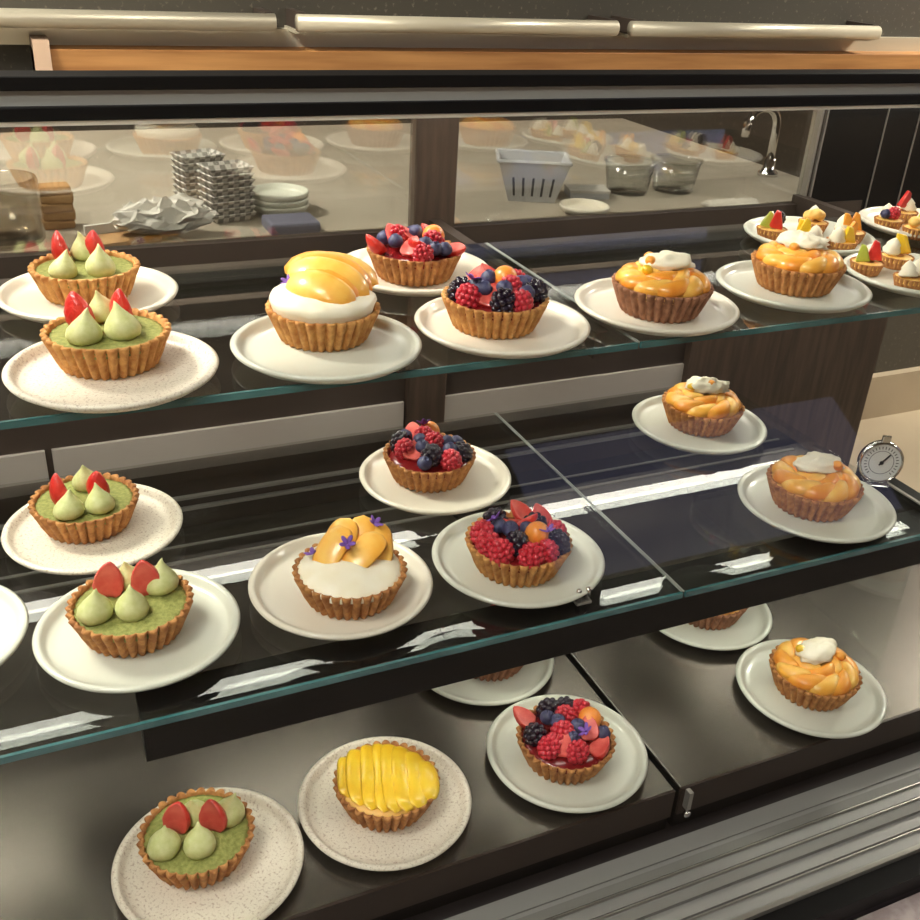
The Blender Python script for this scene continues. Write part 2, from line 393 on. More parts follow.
def cluster(name, m, n, rx, rz, rd):
    mb = MB()
    S = [(0, -1)]+[(math.sin(PI*i/6), -math.cos(PI*i/6)) for i in range(1, 6)]+[(0, 1)]
    mb.lathe([(rx*.9*a, rz*.9*b) for a, b in S], 14)
    ga = PI*(3-5**.5)
    for i in range(n):
        z = 1-2*(i+.5)/n; q = math.sqrt(1-z*z); a = ga*i
        mb.lathe([(rd*p, rd*w) for p, w in S], 8, M=Matrix.Translation((rx*q*math.cos(a), rx*q*math.sin(a), rz*z)))
    return mb.mesh(name, m, True)
RASP = cluster('raspberry', M_rasp, 46, .0093, .0105, .0030)
BLACK = cluster('blackberry', M_blackb, 36, .0096, .0112, .0036)
def ball(r, name, m, flat=1., crown=False, n=20):
    S = [(0, -r*flat)]+[(r*math.sin(PI*i/10), -r*flat*math.cos(PI*i/10)) for i in range(1, 10)]
    S += [(r*.42, r*flat*.97), (r*.36, r*flat*1.06), (r*.28, r*flat*.9), (0, r*flat*.8)] if crown else [(0, r*flat)]
    if crown: S.pop(-5)
    return MB().lathe(S, n).mesh(name, m, True)
BLUE = ball(.0082, 'blueberry', M_blueb, .88, True)
MELON = ball(.0122, 'melon_ball', M_melon)
def flower_mesh():
    mb = MB()
    for k in range(5):
        R = Matrix.Rotation(2*PI*k/5, 4, 'Z') @ Matrix.Rotation(-.5, 4, 'Y')
        mb.lathe([(0, -.0005), (.0014, -.0004), (.0020, 0), (.0014, .0004), (0, .0005)], 10, M=R @ Matrix.Translation((.004, 0, 0)) @ Matrix.Diagonal((1.9, 1, 1, 1)))
    return mb.mesh('violet_flower', M_petal, True)
FLOWER = flower_mesh()
def slice_mesh(name, m, L, W, T, bend=0., side=0., n=16, k=14, pw=.5, tip=0.):
    """fruit slice: runs along x, rounded ends, bows up by bend and sideways by side"""
    vs = []; fs = []
    for i in range(n+1):
        u = -1+2*i/n; s = max(0., 1-abs(u)**3)**pw; cx = u*L/2
        cz = bend*(1-u*u); cy = side*(1-u*u)
        for j in range(k):
            a = 2*PI*j/k; y = W/2*s*math.cos(a); z = T/2*s**.8*math.sin(a)
            if math.sin(a) < 0: z *= .45
            vs.append((cx+tip*abs(y)*u, cy+y, cz+z+.0004*nz(cx, y, bend, 300)))
    for i in range(n):
        for j in range(k):
            j2 = (j+1) % k; fs.append((i*k+j, i*k+j2, (i+1)*k+j2, (i+1)*k+j))
    return MB().add(vs, fs).mesh(name, m, True)
PS = [slice_mesh('peach_slice', M_peach, .044, .020, .016, .003, .008), slice_mesh('peach_slice', M_peachy, .044, .021, .016, .003, .008)]
PETALS = [slice_mesh('peach_slice', M_peachy, .047, .029, .007, .003), slice_mesh('peach_slice', M_peachy, .050, .028, .007, .003)]
BROAD = [slice_mesh('peach_slice', M_peachy, .068, .030, .014, .010), slice_mesh('peach_slice', M_peach, .068, .030, .014, .010)]
def lump(name, m, sx, sy, sz, amp, s, seed=0.):
    mb = MB(); S = [(0, -1)]+[(math.sin(PI*i/14), -math.cos(PI*i/14)) for i in range(1, 14)]+[(0, 1)]
    mb.lathe(S, 28)
    out = []
    for x, y, z in mb.v:
        d = 1+amp*nz(x+seed, y, z+seed, s)+amp*.5*nz(x-seed, y+3, z, s*2.3)
        out.append((x*d*sx, y*d*sy, (z if z > 0 else z*.5)*d*sz))
    mb.v = out; return mb.mesh(name, m, True)
QUEN = [lump('cream_quenelle', M_cream, .027, .017, .011, .28, 2.2, s) for s in (1.3, 5.1, 9.7)]
CRUMB = lump('cream_quenelle', M_cream, .026, .018, .011, .42, 3.6, 4.2)
CUBE = [ball(.0062, 'peach_dice', m, .85, n=12) for m in (M_peach, M_mango)]
TILT = -.419                                  # tarts are set out facing the walkway
GT = 'fruit tarts in the display case'
def tart(name, label, x, y, z, crust, fill, fname='filling', rz=TILT):
    t = thing(name, label, 'tart', (x, y, z+.0052), rz, GT)
    put(CR[crust], 'crust', t, rot=(0, 0, random.random()*6))
    if fill: put(fill, fname, t, rot=(0, 0, random.random()*6))
    return t
mm = lambda v: v/1000

def green(label, x, y, z, items, crust, cut):
    t = tart('green_tea_tart', label, x, y, z, crust, FILL)
    ki = 0
    for k, u, v in items:
        r = math.hypot(u, v); f = min(1, 31/max(r, 1e-6)); u, v = mm(u*f), mm(v*f)
        if k == 'k':
            put(KISS[ki % 3], 'cream_kiss', t, (u, v, .0262), (random.uniform(-.1, .1), random.uniform(-.12, .12), random.uniform(-.5, .5)), random.uniform(.95, 1.08)); ki += 1
        else:
            put(STRAW, 'strawberry_half', t, (u, v, .0268), (-.12, .12*(1 if u < 0 else -1), (random.uniform(-.3, .3) if cut else PI*.8+random.uniform(-.4, .4))), random.uniform(.98, 1.1))
    return t
SIZE = {'b': 7.6, 'B': 11, 'r': 10.5, 'f': 10.5, 'o': 11.5, 'v': 0}
def berries(label, x, y, z, items, crust):
    t = tart('berry_tart', label, x, y, z, crust, FILLJAM)
    P = []
    for k, u, v in items:
        r = math.hypot(u, v); f = min(1, 34/max(r, 1e-6)); P.append([k, u*f, v*f])
    for it in range(90):                      # settle the berries against one another
        for i in range(len(P)):
            if P[i][0] == 'v': continue
            for j in range(i):
                if P[j][0] == 'v': continue
                dx, dy = P[i][1]-P[j][1], P[i][2]-P[j][2]; d = math.hypot(dx, dy)+1e-6; want = .82*(SIZE[P[i][0]]+SIZE[P[j][0]])
                if d < want:
                    q = (want-d)/d*.25
                    P[i][1] += dx*q; P[i][2] += dy*q; P[j][1] -= dx*q; P[j][2] -= dy*q
        for p in P:
            r = math.hypot(p[1], p[2]); lim = 44-SIZE[p[0]]*.6
            if r > lim: p[1] *= lim/r; p[2] *= lim/r
    for _ in range(160):                      # small berries in the gaps
        a, q = random.random()*2*PI, 39*math.sqrt(random.random()); u, v = q*math.cos(a), q*math.sin(a); k = random.choice('brrf')
        if all(p[0] == 'v' or math.hypot(u-p[1], v-p[2]) > .66*(SIZE[k]+SIZE[p[0]]) for p in P): P.append([k, u, v])
    for k, u, v in P:
        r = math.hypot(u, v)/44; zz = .0315+.011*(1-r*r)
        R = (random.uniform(-.6, .6), random.uniform(-.6, .6), random.random()*6)
        L = (mm(u), mm(v), zz)
        if k == 'b': put(BLUE, 'blueberry', t, (L[0], L[1], zz+.003), R)
        elif k == 'B': put(BLACK, 'blackberry', t, L, R, random.uniform(.95, 1.1))
        elif k == 'r': put(RASP, 'raspberry', t, L, R, random.uniform(.95, 1.12))
        elif k == 'o': put(MELON, 'melon_ball', t, (L[0], L[1], zz+.003), R)
        elif k == 'v': put(FLOWER, 'violet_flower', t, (L[0], L[1], zz+.013), (R[0]*.5+.5, R[1]*.5, R[2]), 1.25)
        else:
            s = put(STRAW, 'strawberry_piece', t, (L[0], L[1], zz-.004), (1.0, 0, random.random()*6), .86)
            s.rotation_euler = (random.uniform(-1.3, -.7), random.uniform(-.4, .4), random.uniform(-1.2, 1.2)+(PI if random.random() < .35 else 0))
    return t
def peach(label, x, y, z, crust, quen, qpos, dice, dome=.004, n=11, rot=0.):
    t = tart('peach_tart', label, x, y, z, crust, FILLCUST)
    for i in range(n):
        a = 2*PI*i/n+rot; r = .0290+random.uniform(-.001, .001)
        put(PS[i % 2], 'peach_slice', t, (r*math.cos(a), r*math.sin(a), .0335+random.uniform(0, .0015)), (-.32, .16, a-PI/2+.38), random.uniform(.93, 1.05))
    for i in range(5):
        a = 2*PI*i/5+rot+.3
        put(PS[(i+1) % 2], 'peach_slice', t, (.013*math.cos(a), .013*math.sin(a), .0365+dome), (-.3, .14, a-PI/2+.5), .84)
    put(quen, 'cream_quenelle', t, (mm(qpos[0]), mm(qpos[1]), .0465+dome), (0, 0, qpos[2]))
    for i, (u, v, w) in enumerate(dice):
        put(CUBE[i % 2], 'peach_dice', t, (mm(u), mm(v), mm(w)), (.3*i, .4, i))
    return t
def petals(t, rows):
    for i, (u, v, zz, yaw, lean, roll, s, kind) in enumerate(rows):
        me = (PETALS if kind == 'p' else BROAD)[i % 2]
        o = put(me, 'peach_slice', t, (mm(u), mm(v), mm(zz)), sc=s)
        o.rotation_euler = (Matrix.Rotation(yaw, 3, 'Z') @ Matrix.Rotation(-lean, 3, 'Y') @ Matrix.Rotation(roll, 3, 'X')).to_euler()
D = math.radians

# ------------------------------------------------------------------ upper shelf
plate('w', .066, 1.003, ZT, 'cream plate under the green tart at the back left of the upper shelf')
plate('s', .065, .808, ZT, 'speckled cream plate at the front left corner of the upper shelf')
plate('g', .248, .808, ZT, 'plate under the tall peach and white cream tart on the upper shelf')
plate('w', .405, .992, ZT, 'plate under the rear berry tart beside the brown post')
plate('w', .425, .812, ZT, 'plate under the front berry tart on the upper shelf')
plate('w', .605, .816, ZT, 'plate under the paler of the two upper shelf peach tarts')
plate('g', .797, .830, ZT, 'plate under the upper shelf peach tart nearest the tartlets')
plate('g', .967, .997, ZT, 'plate of bite sized tartlets directly behind the upper right peach tart')
plate('g', .979, .823, ZT, 'tartlet plate at the front right edge of the upper shelf')
plate('w', 1.177, 1.006, ZT, 'tartlet plate farthest back in the right corner of the upper shelf')
IT = {
'T1':[('k',-12,-30),('k',19,-13),('s',-28,20),('s',2,36),('k',-9,30)],
'T2':[('k',-12,-21),('k',16,-6),('s',-21,6),('s',7,26),('k',-12,33)],
'M1':[('k',-5,-30),('k',21,-16),('s',-16,-8),('s',11,10),('k',-6,26)],
'M2':[('k',-23,-20),('k',5,-13),('s',-22,9),('s',12,14),('k',-8,26),('k',25,28)],
'B1':[('k',-24,-20),('k',7,-18),('s',-20,2),('s',15,4),('k',-5,18),('k',28,22)],
'T4':[('b',-35,4),('b',-31,25),('b',-5,40),('b',10,42),('b',0,19),('b',26,-30),('f',-8,-36),('f',-20,32),('f',37,-6),('o',20,10),('f',30,30),('f',1,-10),('f',-16,-4)],
'T5':[('B',-34,-8),('B',10,-40),('B',39,3),('f',-16,-34),('f',1,38),('o',10,8),('b',25,-22),('r',31,-36),('f',-17,6),('b',27,4),('r',27,36),('v',-24,-17),('b',-5,8),('r',-28,-33),('f',-22,28)],
'M4':[('f',-22,37),('o',-3,33),('f',10,20),('f',31,14),('B',-36,10),('B',3,-24),('b',-11,0),('b',22,6),('b',23,-15),('B',42,-4),('f',-21,-24),('r',28,-29),('r',-6,18),('r',9,0),('v',-8,29),('b',40,18)],
'M5':[('B',-23,18),('B',-6,-27),('B',15,7),('B',33,-15),('r',-38,-10),('r',-30,-20),('r',-19,-31),('f',-8,27),('f',12,32),('r',14,-34),('r',25,-29),('o',18,-11),('b',-19,0),('b',-11,-5),('v',-24,-3),('v',25,-17),('f',-1,7),('f',29,19),('r',37,1)],
'B3':[('r',0,17),('r',-6,-10),('r',-20,-25),('r',8,-30),('f',24,-16),('B',-36,-8),('B',-16,31),('B',4,35),('b',-22,12),('b',11,-1),('o',24,18),('f',-40,16),('r',17,31),('v',17,-17),('f',27,-25)]}
green('golden crust green tart at the back left of the upper shelf', .066, 1.012, ZT, IT['T1'], 0, False)
green('green tart with two red strawberries at the upper shelf front left corner', .065, .832, ZT, IT['T2'], 0, False)
t = tart('peach_cream_tart', 'tall tart of smooth peach slices over a thick white cream band', .254, .838, ZT, 0, CREAMTALL, 'cream_filling')
petals(t, [(8, 24, 50, D(-8), D(-4), D(16), 1.22, 'B'), (3, 15, 51, D(-12), D(-8), D(22), 1.26, 'B'), (4, 5, 50, D(-16), D(-10), D(28), 1.2, 'B'), (2, -5, 48, D(-20), D(-10), D(32), 1.04, 'B'), (0, -14, 46, D(-24), D(-8), D(34), 1.05, 'B')])
put(FLOWER, 'violet_flower', t, (-.031, -.002, .0515), (.3, -.4, 0), 1.); put(FLOWER, 'violet_flower', t, (0., -.008, .0615), (.6, 0, 1), .6)
berries('berry tart with long glossy red strawberry slices beside the brown post', .402, .985, ZT, IT['T4'], 1)
berries('upper shelf berry tart with an orange melon ball on top, nearer the front edge', .420, .821, ZT, IT['T5'], 0)
peach('pale crusted peach tart with smooth cream on the upper shelf, beside the berry tart', .606, .812, ZT, 2, QUEN[0], (2, 4, .1), [(-16, -4, 53), (-20, -12, 46), (-14, 14, 52)], .003, rot=.2)
peach('peach tart topped with crumbly cream on the upper shelf, in front of the tartlets', .806, .838, ZT, 1, CRUMB, (2, 4, -.2), [(-12, -12, 48), (22, 8, 48)], .003, rot=.8)

# bite sized tartlets
CONE = MB().lathe([(0, 0), (.008, 0), (.0085, .002), (.006, .006), (.0065, .0075), (.0035, .0115), (0, .0145)], 18).mesh('cream_rosette', M_cream, True)
def wedge_mesh(name, m):
    mb = MB(); mb.add([(-.008, -.003, 0), (.008, -.003, 0), (.008, .004, 0), (-.008, .004, 0), (-.002, -.002, .020), (.003, -.002, .018), (.003, .003, .018), (-.002, .003, .020)], [(0, 3, 2, 1), (4, 5, 6, 7), (0, 1, 5, 4), (1, 2, 6, 5), (2, 3, 7, 6), (3, 0, 4, 7)])
    me = mb.mesh(name, m); bm = bmesh.new(); bm.from_mesh(me)
    bmesh.ops.bevel(bm, geom=bm.edges[:], offset=.0013, segments=2, affect='EDGES', profile=.6); bm.to_mesh(me); bm.free()
    me.polygons.foreach_set('use_smooth', [True]*len(me.polygons)); return me
W_red = wedge_mesh('strawberry_wedge', M_straw); W_mango = wedge_mesh('mango_wedge', M_mango); W_green = wedge_mesh('kiwi_wedge', M_leaf); W_or = wedge_mesh('peach_wedge', M_peach)
PINE = ball(.009, 'pineapple_chunk', M_custard, .8, n=10)
GM = 'bite sized tartlets on the right of the upper shelf'
def mini(x, y, label, tops, zb=ZT+.0052):
    t = thing('mini_tart', label, 'tartlet', (x, y, zb), TILT, GM)
    put(MINI, 'crust', t, rot=(0, 0, random.random()*6)); put(MINIFILL, 'filling', t)
    for k, u, v, h in tops:
        nm, me, s, r = {'c': ('cream_rosette', CONE, 1.3, 0), 'R': ('strawberry_wedge', W_red, 1.2, 0), 'M': ('mango_wedge', W_mango, 1.25, 0), 'G': ('kiwi_wedge', W_green, 1.05, 0), 'O': ('peach_wedge', W_or, 1.15, 0),
                        'p': ('pineapple_chunk', PINE, 1., .006), 'B': ('blackberry', BLACK, .75, .007), 'b': ('blueberry', BLUE, .85, .006), 'r': ('raspberry', RASP, .75, .007)}[k]
        put(me, nm, t, (mm(u), mm(v), .0155+r+mm(h)), (random.uniform(-.25, .25), random.uniform(-.3, .3), random.uniform(-.4, .4)), s)
mini(.914, 1.010, 'tartlet topped with a blackberry beside a red wedge and green fruit', [('G', -9, -2, 0), ('R', 3, -4, 0), ('B', 8, 7, 3), ('c', -2, 7, 0)])
mini(.926, .956, 'tartlet with one tall yellow wedge standing next to cream, front of its plate', [('M', -5, 0, 0), ('c', 8, -3, 0), ('M', -4, 7, -2)])
mini(.996, 1.024, 'tartlet heaped with pale pineapple chunks, at the back of its plate', [('p', -6, 2, 0), ('p', 7, 4, 0), ('p', 0, -4, 4), ('c', 2, 9, 0)])
mini(.968, .939, 'tartlet with a cream rosette in front of orange fruit pieces', [('c', -8, -4, 0), ('M', 5, -6, -4), ('O', 8, 5, 0), ('p', -1, 7, 0)])
mini(1.012, .972, 'tartlet half hidden behind the one with orange fruit and cream', [('O', -3, 0, 0), ('O', 6, 3, 0), ('c', -8, 6, 0)])
mini(.930, .856, 'tartlet with green fruit and a red wedge on the front right plate', [('G', -7, -3, 0), ('R', 5, -4, 2), ('c', 2, 8, 0)])
mini(.938, .795, 'tartlet with a plain white rosette, frontmost on the right plate', [('c', -6, -4, 0), ('c', 5, -1, 2), ('p', 9, 6, 0)])
mini(.988, .866, 'tartlet with a tall yellow wedge leaning on cream, front right plate', [('M', 4, 0, 2), ('c', -8, 2, 3), ('M', 8, 6, 0)])
mini(.994, .808, 'tartlet with yellow fruit cut by the right picture edge, front right plate', [('p', 0, -2, 0), ('G', 6, 4, 0), ('c', -6, 4, 0)])
mini(1.118, 1.010, 'tartlet with a blueberry and a raspberry on the rearmost plate', [('b', -8, -3, 0), ('r', 4, -2, 0), ('c', 0, 8, 0), ('b', -2, 5, 0)])
mini(1.124, .964, 'tartlet with a yellow cube and green star fruit, front of the rearmost plate', [('p', -7, -3, 1), ('c', 5, -4, 0), ('G', 5, 6, 2)])
mini(1.176, 1.040, 'tartlet with a pointed red strawberry wedge at the back of the rearmost plate', [('R', -3, 0, 4), ('c', 7, 3, 0)])
mini(1.166, .966, 'tartlet with pale cream at the right picture edge on the rearmost plate', [('c', -3, -3, 0), ('c', 6, 3, 0), ('B', 0, 9, 0)])

# ------------------------------------------------------------------ middle shelf
plate('s', .037, .906, ZM, 'speckled plate at the back left of the middle shelf')
plate('g', .054, .729, ZM, 'pale plate at the front left of the middle shelf, under a green tart')
plate('w', .236, .732, ZM, 'cream plate under the middle shelf tart of cream and standing peach slices')
plate('w', .398, .893, ZM, 'plate under the rear berry tart of the middle shelf')
plate('g', .412, .716, ZM, 'plate under the front berry tart of the middle shelf, beside the steel clip')
plate('g', .770, .912, ZM, 'plate under the small rear peach tart of the middle shelf')
plate('g', .776, .703, ZM, 'plate under the middle shelf peach tart beside the thermometer')
plate('g', -.116, .774, ZM, 'plate cut off by the left picture edge on the middle shelf')
green('green tart on the speckled plate at the back of the middle shelf', .032, .922, ZM, IT['M1'], 1, False)
green('green tart at the front left of the middle shelf with four green cream kisses', .050, .734, ZM, IT['M2'], 1, True)
t = tart('peach_cream_tart', 'middle shelf cream tart with peach slices standing up like petals', .240, .719, ZM, 1, CREAMDOME, 'cream_filling')
petals(t, [(24, 14, 46, D(100), D(42), D(0), .95, 'p'), (8, 16, 48, D(86), D(46), D(0), 1., 'p'), (-10, 12, 48, D(66), D(46), D(4), 1.05, 'p'), (-16, 4, 46, D(54), D(40), D(8), 1., 'p'), (12, 2, 45, D(44), D(26), D(16), 1.05, 'p')])
for p in ((-.034, .004, .040), (.020, .022, .064), (-.002, -.004, .058)): put(FLOWER, 'violet_flower', t, p, (.5, .1, p[0]*60), 1.15)
berries('small dark berry tart at the back of the middle shelf', .394, .903, ZM, IT['M4'], 1)
berries('berry tart scattered with violet flowers at the front of the middle shelf', .408, .711, ZM, IT['M5'], 0)
peach('small peach tart at the back right of the middle shelf', .777, .919, ZM, 1, CRUMB, (4, 6, .1), [(6, 0, 56), (-18, 0, 50)], .003, rot=.4)
peach('peach tart with a flat pool of cream beside the thermometer', .773, .708, ZM, 1, QUEN[1], (0, 3, .2), [(18, -6, 53)], .002, rot=1.)

# ------------------------------------------------------------------ bottom trays
plate('s', .084, .652, ZB, 'speckled plate at the near left of the bottom tray, under a green tart')
plate('s', .257, .661, ZB, 'speckled plate under the all yellow tart on the bottom tray')
plate('g', .458, .655, ZB, 'plate under the raspberry covered tart on the bottom tray')
plate('g', .776, .643, ZB, 'plate under the lower right peach tart on the bottom tray')
plate('g', .439, .825, ZB, 'plate half hidden by the dark shelf beam, on the left bottom tray')
plate('g', .750, .812, ZB, 'plate half hidden by the shelf beam, on the right bottom tray')
green('green tart on the bottom steel tray with cut strawberry faces showing', .077, .667, ZB, IT['B1'], 1, True)
t = tart('mango_tart', 'yellow tart covered edge to edge in mango slices on the bottom tray', .259, .664, ZB, 1, FILLCUST)
for i in range(8):
    u = -38+76*i/7; L = 2*math.sqrt(46**2-u*u)*.985
    me = slice_mesh('mango_slice', M_mango, mm(L), .023, .007, .003, .003*math.sin(i*1.7), 20, 12, .3)
    put(me, 'mango_slice', t, (mm(u), 0, .0295+.003*(1-(u/40)**2)), (.30, 0, PI/2+.12))
berries('tart with several whole raspberries and a melon ball on the bottom tray', .453, .653, ZB, IT['B3'], 1)
peach('peach tart with a chunky white cream piece, lowest right of all', .779, .645, ZB, 1, QUEN[2], (0, 6, .5), [(14, 34, 42), (-20, 6, 52), (26, 2, 48)], .003, rot=.6)
berries('berry tart mostly hidden behind the beam under the middle shelf', .447, .823, ZB, IT['T5'], 2)
peach('peach tart mostly hidden behind the right part of the shelf beam', .752, .812, ZB, 2, QUEN[0], (0, 4, .3), [], .002)

# ------------------------------------------------------------------ behind the case
ZC = 1.075
k = thing('worktop', 'long grey worktop running behind the rear glass of the case', 'worktop', (0, 1.29, 0))
MB().box(-1.6, 1.34, 0, .75, ZC-.04, ZC).obj('countertop', M_counter, k, bevel=.003)
MB().box(-1.6, 1.15, .02, .72, 0, ZC-.04).obj('cabinet_body', M_kick, k)
# stack of checked paper trays
def boat():
    a, b_, h = .036, .026, .013
    v = [(-a*.8, -b_*.75, .001), (a*.8, -b_*.75, .001), (a*.8, b_*.75, .001), (-a*.8, b_*.75, .001), (-a, -b_, h), (a, -b_, h), (a, b_, h), (-a, b_, h)]
    w = [(x*.95, y*.95, z+.0012) for x, y, z in v]
    f = [(0, 3, 2, 1), (0, 1, 5, 4), (1, 2, 6, 5), (2, 3, 7, 6), (3, 0, 4, 7)]
    f2 = [tuple(i+8 for i in reversed(q)) for q in f]
    rim = [(4, 5, 13, 12), (5, 6, 14, 13), (6, 7, 15, 14), (7, 4, 12, 15)]
    return MB().add(v+w, f+f2+rim).mesh('paper_tray', M_check)
BOAT = boat()
def ordinal(i, n, what): return 'checked paper food tray at the %s of the %s nested pile' % (('bottom', 'second level', 'third level', 'fourth level', 'fifth level', 'sixth level', 'seventh level', 'eighth level', 'ninth level')[i] if i < n-1 else 'top', what)
for s, (x, y, n, what) in enumerate(((.283, 1.375, 8, 'nearer'), (.262, 1.455, 8, 'farther'))):
    for i in range(n):
        tag(put(BOAT, 'paper_tray', None, (x, y, ZC+.0088*i), (0, 0, .25+random.uniform(-.04, .04)), .88), ordinal(i, n, what), 'food tray', 'stacked checked paper trays')
SP = plate_mesh(.042, M_plate2, 'side_plate')
tag(MB().box(-.034, .034, -.028, .028, 0, .016).obj('storage_box', mat('slate_blue_plastic', (104, 104, 120), .5), loc=(.352, 1.305, ZC), bevel=.004), 'low slate grey box in front of the pile of small plates', 'box')
for i, s in enumerate(('lowest', 'middle', 'topmost')):
    tag(put(SP, 'side_plate', None, (.362, 1.40, ZC+.0085*i)), '%s small plate of the pile behind the rear glass' % s, 'plate', 'small plates piled behind the glass')
# crumpled paper, kraft packet, jar
cr = MB().lathe([(0, 0)]+[(math.sin(PI*i/18), 1-math.cos(PI*i/18)) for i in range(1, 18)]+[(0, 2)], 34)
cr.v = [((x*(1+.45*nz(x, y, z, 2.7)+.3*nz(x, y, z, 6)))*.058, (y*(1+.4*nz(x+4, y, z, 2.7)))*.034, max(0, z*(1+.35*nz(x, y+7, z, 3.1)+.25*nz(x, y, z, 7)))*.021) for x, y, z in cr.v]
tag(cr.obj('crumpled_paper', M_paper, loc=(.188, 1.305, ZC+.0065)), 'crumpled white paper bag on the worktop behind the glass', 'paper')
tr = thing('paper_carton', 'flat kraft carton lying under the crumpled white paper', 'carton', (.135, 1.305, ZC), .25)
MB().box(-.04, .04, -.025, .025, 0, .006).obj('carton_base', M_kraft, tr); MB().box(-.04, .04, .02, .025, .006, .018).obj('carton_flap', M_paper, tr)
kp = MB()
for i in range(5):
    kp.box(-.021+.002*(i % 2), .021-.003*((i+1) % 2), -.014, .014, .011*i, .011*i+.0112, 0, Matrix.Rotation(.08*(-1)**i, 4, 'Z'))
tag(kp.obj('kraft_packet', M_kraft, loc=(.066, 1.385, ZC), bevel=.003), 'folded tan paper packet standing next to the smoky jar', 'packet')
tag(MB().lathe([(0, 0), (.043, 0), (.046, .004), (.046, .072), (.044, .078), (.041, .078), (.043, .07), (.043, .006), (0, .005)], 40).obj('glass_jar', M_jar, loc=(.0, 1.335, ZC), smooth=True), 'wide smoky glass jar at the left picture edge behind the glass', 'jar')
# berry punnet
pb = thing('berry_punnet', 'grey slotted card berry punnet on the worktop right of the brown post', 'punnet', (.765, 1.40, ZC), -.42)
a0, b0, a1, b1, h = .036, .03, .055, .043, .062
v = []
for s, z in ((0, 0), (1, h)):
    A, B = (a0, b0) if s == 0 else (a1, b1); v += [(-A, -B, z), (A, -B, z), (A, B, z), (-A, B, z)]
w = [(x*.94, y*.94, z+.002 if z == 0 else z) for x, y, z in v]
f = [(0, 3, 2, 1), (0, 1, 5, 4), (1, 2, 6, 5), (2, 3, 7, 6), (3, 0, 4, 7)]
MB().add(v+w, f+[tuple(i+8 for i in reversed(q)) for q in f]+[(4, 5, 13, 12), (5, 6, 14, 13), (6, 7, 15, 14), (7, 4, 12, 15)]).obj('body', M_paperg, pb)
rm = MB()
for p, q in (((-a1, -b1), (a1, -b1)), ((a1, -b1), (a1, b1)), ((a1, b1), (-a1, b1)), ((-a1, b1), (-a1, -b1))): rm.tube([(p[0], p[1], h), (q[0], q[1], h)], .003, 6)
rm.obj('rim', M_paperg, pb)
sl = MB()
for i in range(5):
    x = (i-2)*.0155; yb = -b0-(b1-b0)*.15; yt = -b0-(b1-b0)*.62
    sl.add([(x*.9-.0018, yb-.0006, h*.15), (x*.9+.0018, yb-.0006, h*.15), (x+.0018, yt-.0006, h*.62), (x-.0018, yt-.0006, h*.62)], [(0, 1, 2, 3)])
for i in range(4):
    y = (i-1.5)*.0155; xb = -a0-(a1-a0)*.15; xt = -a0-(a1-a0)*.62
    sl.add([(xb-.0006, y*.9+.0018, h*.15), (xb-.0006, y*.9-.0018, h*.15), (xt-.0006, y-.0018, h*.62), (xt-.0006, y+.0018, h*.62)], [(0, 1, 2, 3)])
sl.obj('slots', M_ink, pb)
bx = thing('small_box', 'small flat white box on the worktop at the foot of the punnet', 'box', (.862, 1.39, ZC), -.3)
MB().box(-.032, .032, -.022, .022, 0, .009).obj('box_base', M_paperg, bx, bevel=.001); MB().box(-.033, .033, -.023, .023, .009, .014).obj('lid', M_paper, bx, bevel=.001)
for i, (x, y, s) in enumerate(((.945, 1.40, 'left'), (1.032, 1.395, 'right'))):
    cu = thing('plastic_cup', ('clear plastic tub next to the small flat white box', 'clear plastic tub nearer the tap')[i], 'tub', (x, y, ZC), 0, 'clear tubs behind the glass')
    MB().lathe([(0, 0), (.032, 0), (.034, .003), (.041, .05), (.0395, .05), (.033, .004), (0, .003)], 32).obj('cup_body', M_clear, cu, smooth=True)
    MB().lathe([(.039, .049), (.0435, .049), (.0435, .052), (.039, .052), (.039, .049)], 32).obj('rim', M_clear, cu, smooth=True)
cl = MB(); n = 18
vs = [(-.045+.09*i/n, -.018+.036*j/8, .004+.010*math.sin(PI*j/8)*(.7+.5*nz(i*.5, j*.6, 0, 1))) for i in range(n+1) for j in range(9)]
vs += [(x, y, 0) for x, y, z in vs]; q = (n+1)*9
fs = [(i*9+j, (i+1)*9+j, (i+1)*9+j+1, i*9+j+1) for i in range(n) for j in range(8)]+[(q+i*9+j, q+i*9+j+1, q+(i+1)*9+j+1, q+(i+1)*9+j) for i in range(n) for j in range(8)]
fs += [(i*9, q+i*9, q+(i+1)*9, (i+1)*9) for i in range(n)]+[(i*9+8, (i+1)*9+8, q+(i+1)*9+8, q+i*9+8) for i in range(n)]
fs += [(j, j+1, q+j+1, q+j) for j in range(8)]+[(n*9+j, q+n*9+j, q+n*9+j+1, n*9+j+1) for j in range(8)]
tag(cl.add(vs, fs).obj('folded_cloth', M_cloth, loc=(1.065, 1.28, ZC), smooth=True), 'rolled white cloth near the right end of the worktop', 'cloth')
tag(put(plate_mesh(.038, M_plate, 'saucer'), 'saucer', None, (.80, 1.292, ZC)), 'lone white saucer lying behind the rear glass in front of the punnet', 'saucer')
tp = thing('tap', 'bright gooseneck tap at the far right end of the worktop', 'tap', (1.285, 1.46, ZC))
MB().lathe([(0, 0), (.018, 0), (.018, .006), (.011, .012), (.0105, .03), (0, .03)], 20).obj('tap_base', M_chrome, tp, smooth=True)
MB().tube([(0, 0, .03), (0, 0, .085)]+[(-.033+.033*math.cos(PI*i/12), 0, .085+.033*math.sin(PI*i/12)) for i in range(1, 13)]+[(-.066, 0, .07)], .0075, 12).obj('spout', M_chrome, tp, smooth=True)
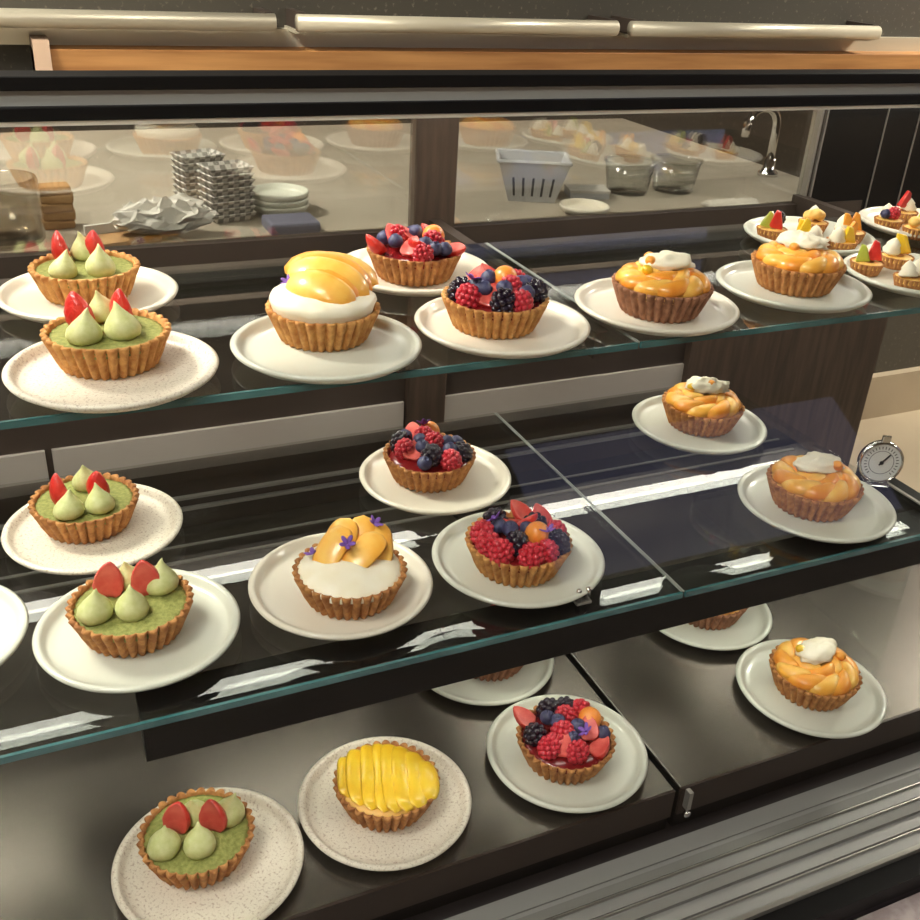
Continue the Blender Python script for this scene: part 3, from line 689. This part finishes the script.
# back wall: wood ledge, pale bar segments
w = thing('wood_ledge', 'long light wood ledge along the back wall', 'ledge', (1.3, 2.2, 0))
MB().box(-1.2, 1.6, 0, .1, 1.12, 1.197).obj('front_board', M_wood, w, bevel=.002)
MB().box(-2.6, 1.6, .07, .1, 1.197, 1.232).obj('steel_backplate', M_rail, w)
MB().box(-1.2, -1.17, -.01, .1, 1.12, 1.215).obj('end_board', mat('pale_wood_end', (206, 176, 150), .6), w)
for i, (a, b_, s) in enumerate(((-1.4, .571, 'leftmost'), (.618, 1.395, 'middle'), (1.437, 2.217, 'rightmost'))):
    u = thing('wall_rail', '%s pale metal rail along the top of the back wall' % s, 'rail', ((a+b_)/2, 2.2, 1.251), 0, 'pale rails on the back wall'); hw = (b_-a)/2
    MB().tube([(-hw, 0, 0), (hw, 0, 0)], .017, 16).obj('bar', M_rail, u, smooth=True)
    MB().box(-hw, hw, .012, .1, -.022, -.014).obj('flange', M_rail, u)
    for q in (-1, 1): MB().box(q*hw-.012*q-.008, q*hw-.012*q+.008, .0, .1, -.014, .02).obj('bracket', M_dark, u)

# ------------------------------------------------------------------ light and camera
M_panel = emit('ceiling_panel_light', (255, 251, 240), 40.)
M_panelk = emit('kitchen_fill_panel', (255, 249, 234), 130.)
GL = 'ceiling lights over the case'
for x, y, s in ((-.75, .25, 'nearer left'), (-1.0, -.9, 'farther left'), (3.3, -.2, 'right')):
    cl = thing('ceiling_light', '%s square ceiling light over the customer side of the case' % s, 'light', (x, y, 2.7), 0, GL)
    MB().box(-.27, .27, -.27, .27, -.03, 0).obj('frame', M_alu, cl); MB().box(-.25, .25, -.25, .25, -.034, -.0302).obj('diffuser', M_panel, cl)
for x, s in ((-.95, 'left'), (3.6, 'right')):  # unseen panels added to brighten the worktop and back wall
    kl = thing('ceiling_light', '%s unseen square panel added to brighten the kitchen worktop' % s, 'light', (x, 1.7, 2.7), 0, GL)
    MB().box(-.27, .27, -.27, .27, -.03, 0).obj('frame', M_alu, kl); MB().box(-.25, .25, -.25, .25, -.034, -.0302).obj('diffuser', M_panelk, kl)
W = bpy.data.worlds.new('world'); SC.world = W; W.use_nodes = True
W.node_tree.nodes['Background'].inputs['Color'].default_value = (.9, .87, .82, 1); W.node_tree.nodes['Background'].inputs['Strength'].default_value = .25
cam = bpy.data.cameras.new('camera'); co = bpy.data.objects.new('camera', cam); COL.objects.link(co); SC.camera = co
cam.sensor_width = 36; cam.lens = 36*1000.6/920; cam.clip_start = .01
p, yw, rl = D(28.147258), D(25.56955), D(3.401519)
F = Vector((math.sin(yw)*math.cos(p), math.cos(yw)*math.cos(p), -math.sin(p))); R0 = Vector((math.cos(yw), -math.sin(yw), 0)); U0 = R0.cross(F)
R1 = math.cos(rl)*R0+math.sin(rl)*U0; U1 = -math.sin(rl)*R0+math.cos(rl)*U0
co.matrix_world = Matrix(((R1.x, U1.x, -F.x, 0), (R1.y, U1.y, -F.y, 0), (R1.z, U1.z, -F.z, 1.45), (0, 0, 0, 1)))
vs_ = SC.view_settings; vs_.view_transform = 'Standard'; vs_.look = 'None'; vs_.gamma = 1; vs_.exposure = 0.; vs_.use_curve_mapping = False
SC.cycles.transparent_max_bounces = 32; SC.cycles.max_bounces = 10; SC.cycles.glossy_bounces = 6
SC.cycles.caustics_reflective = False; SC.cycles.caustics_refractive = False
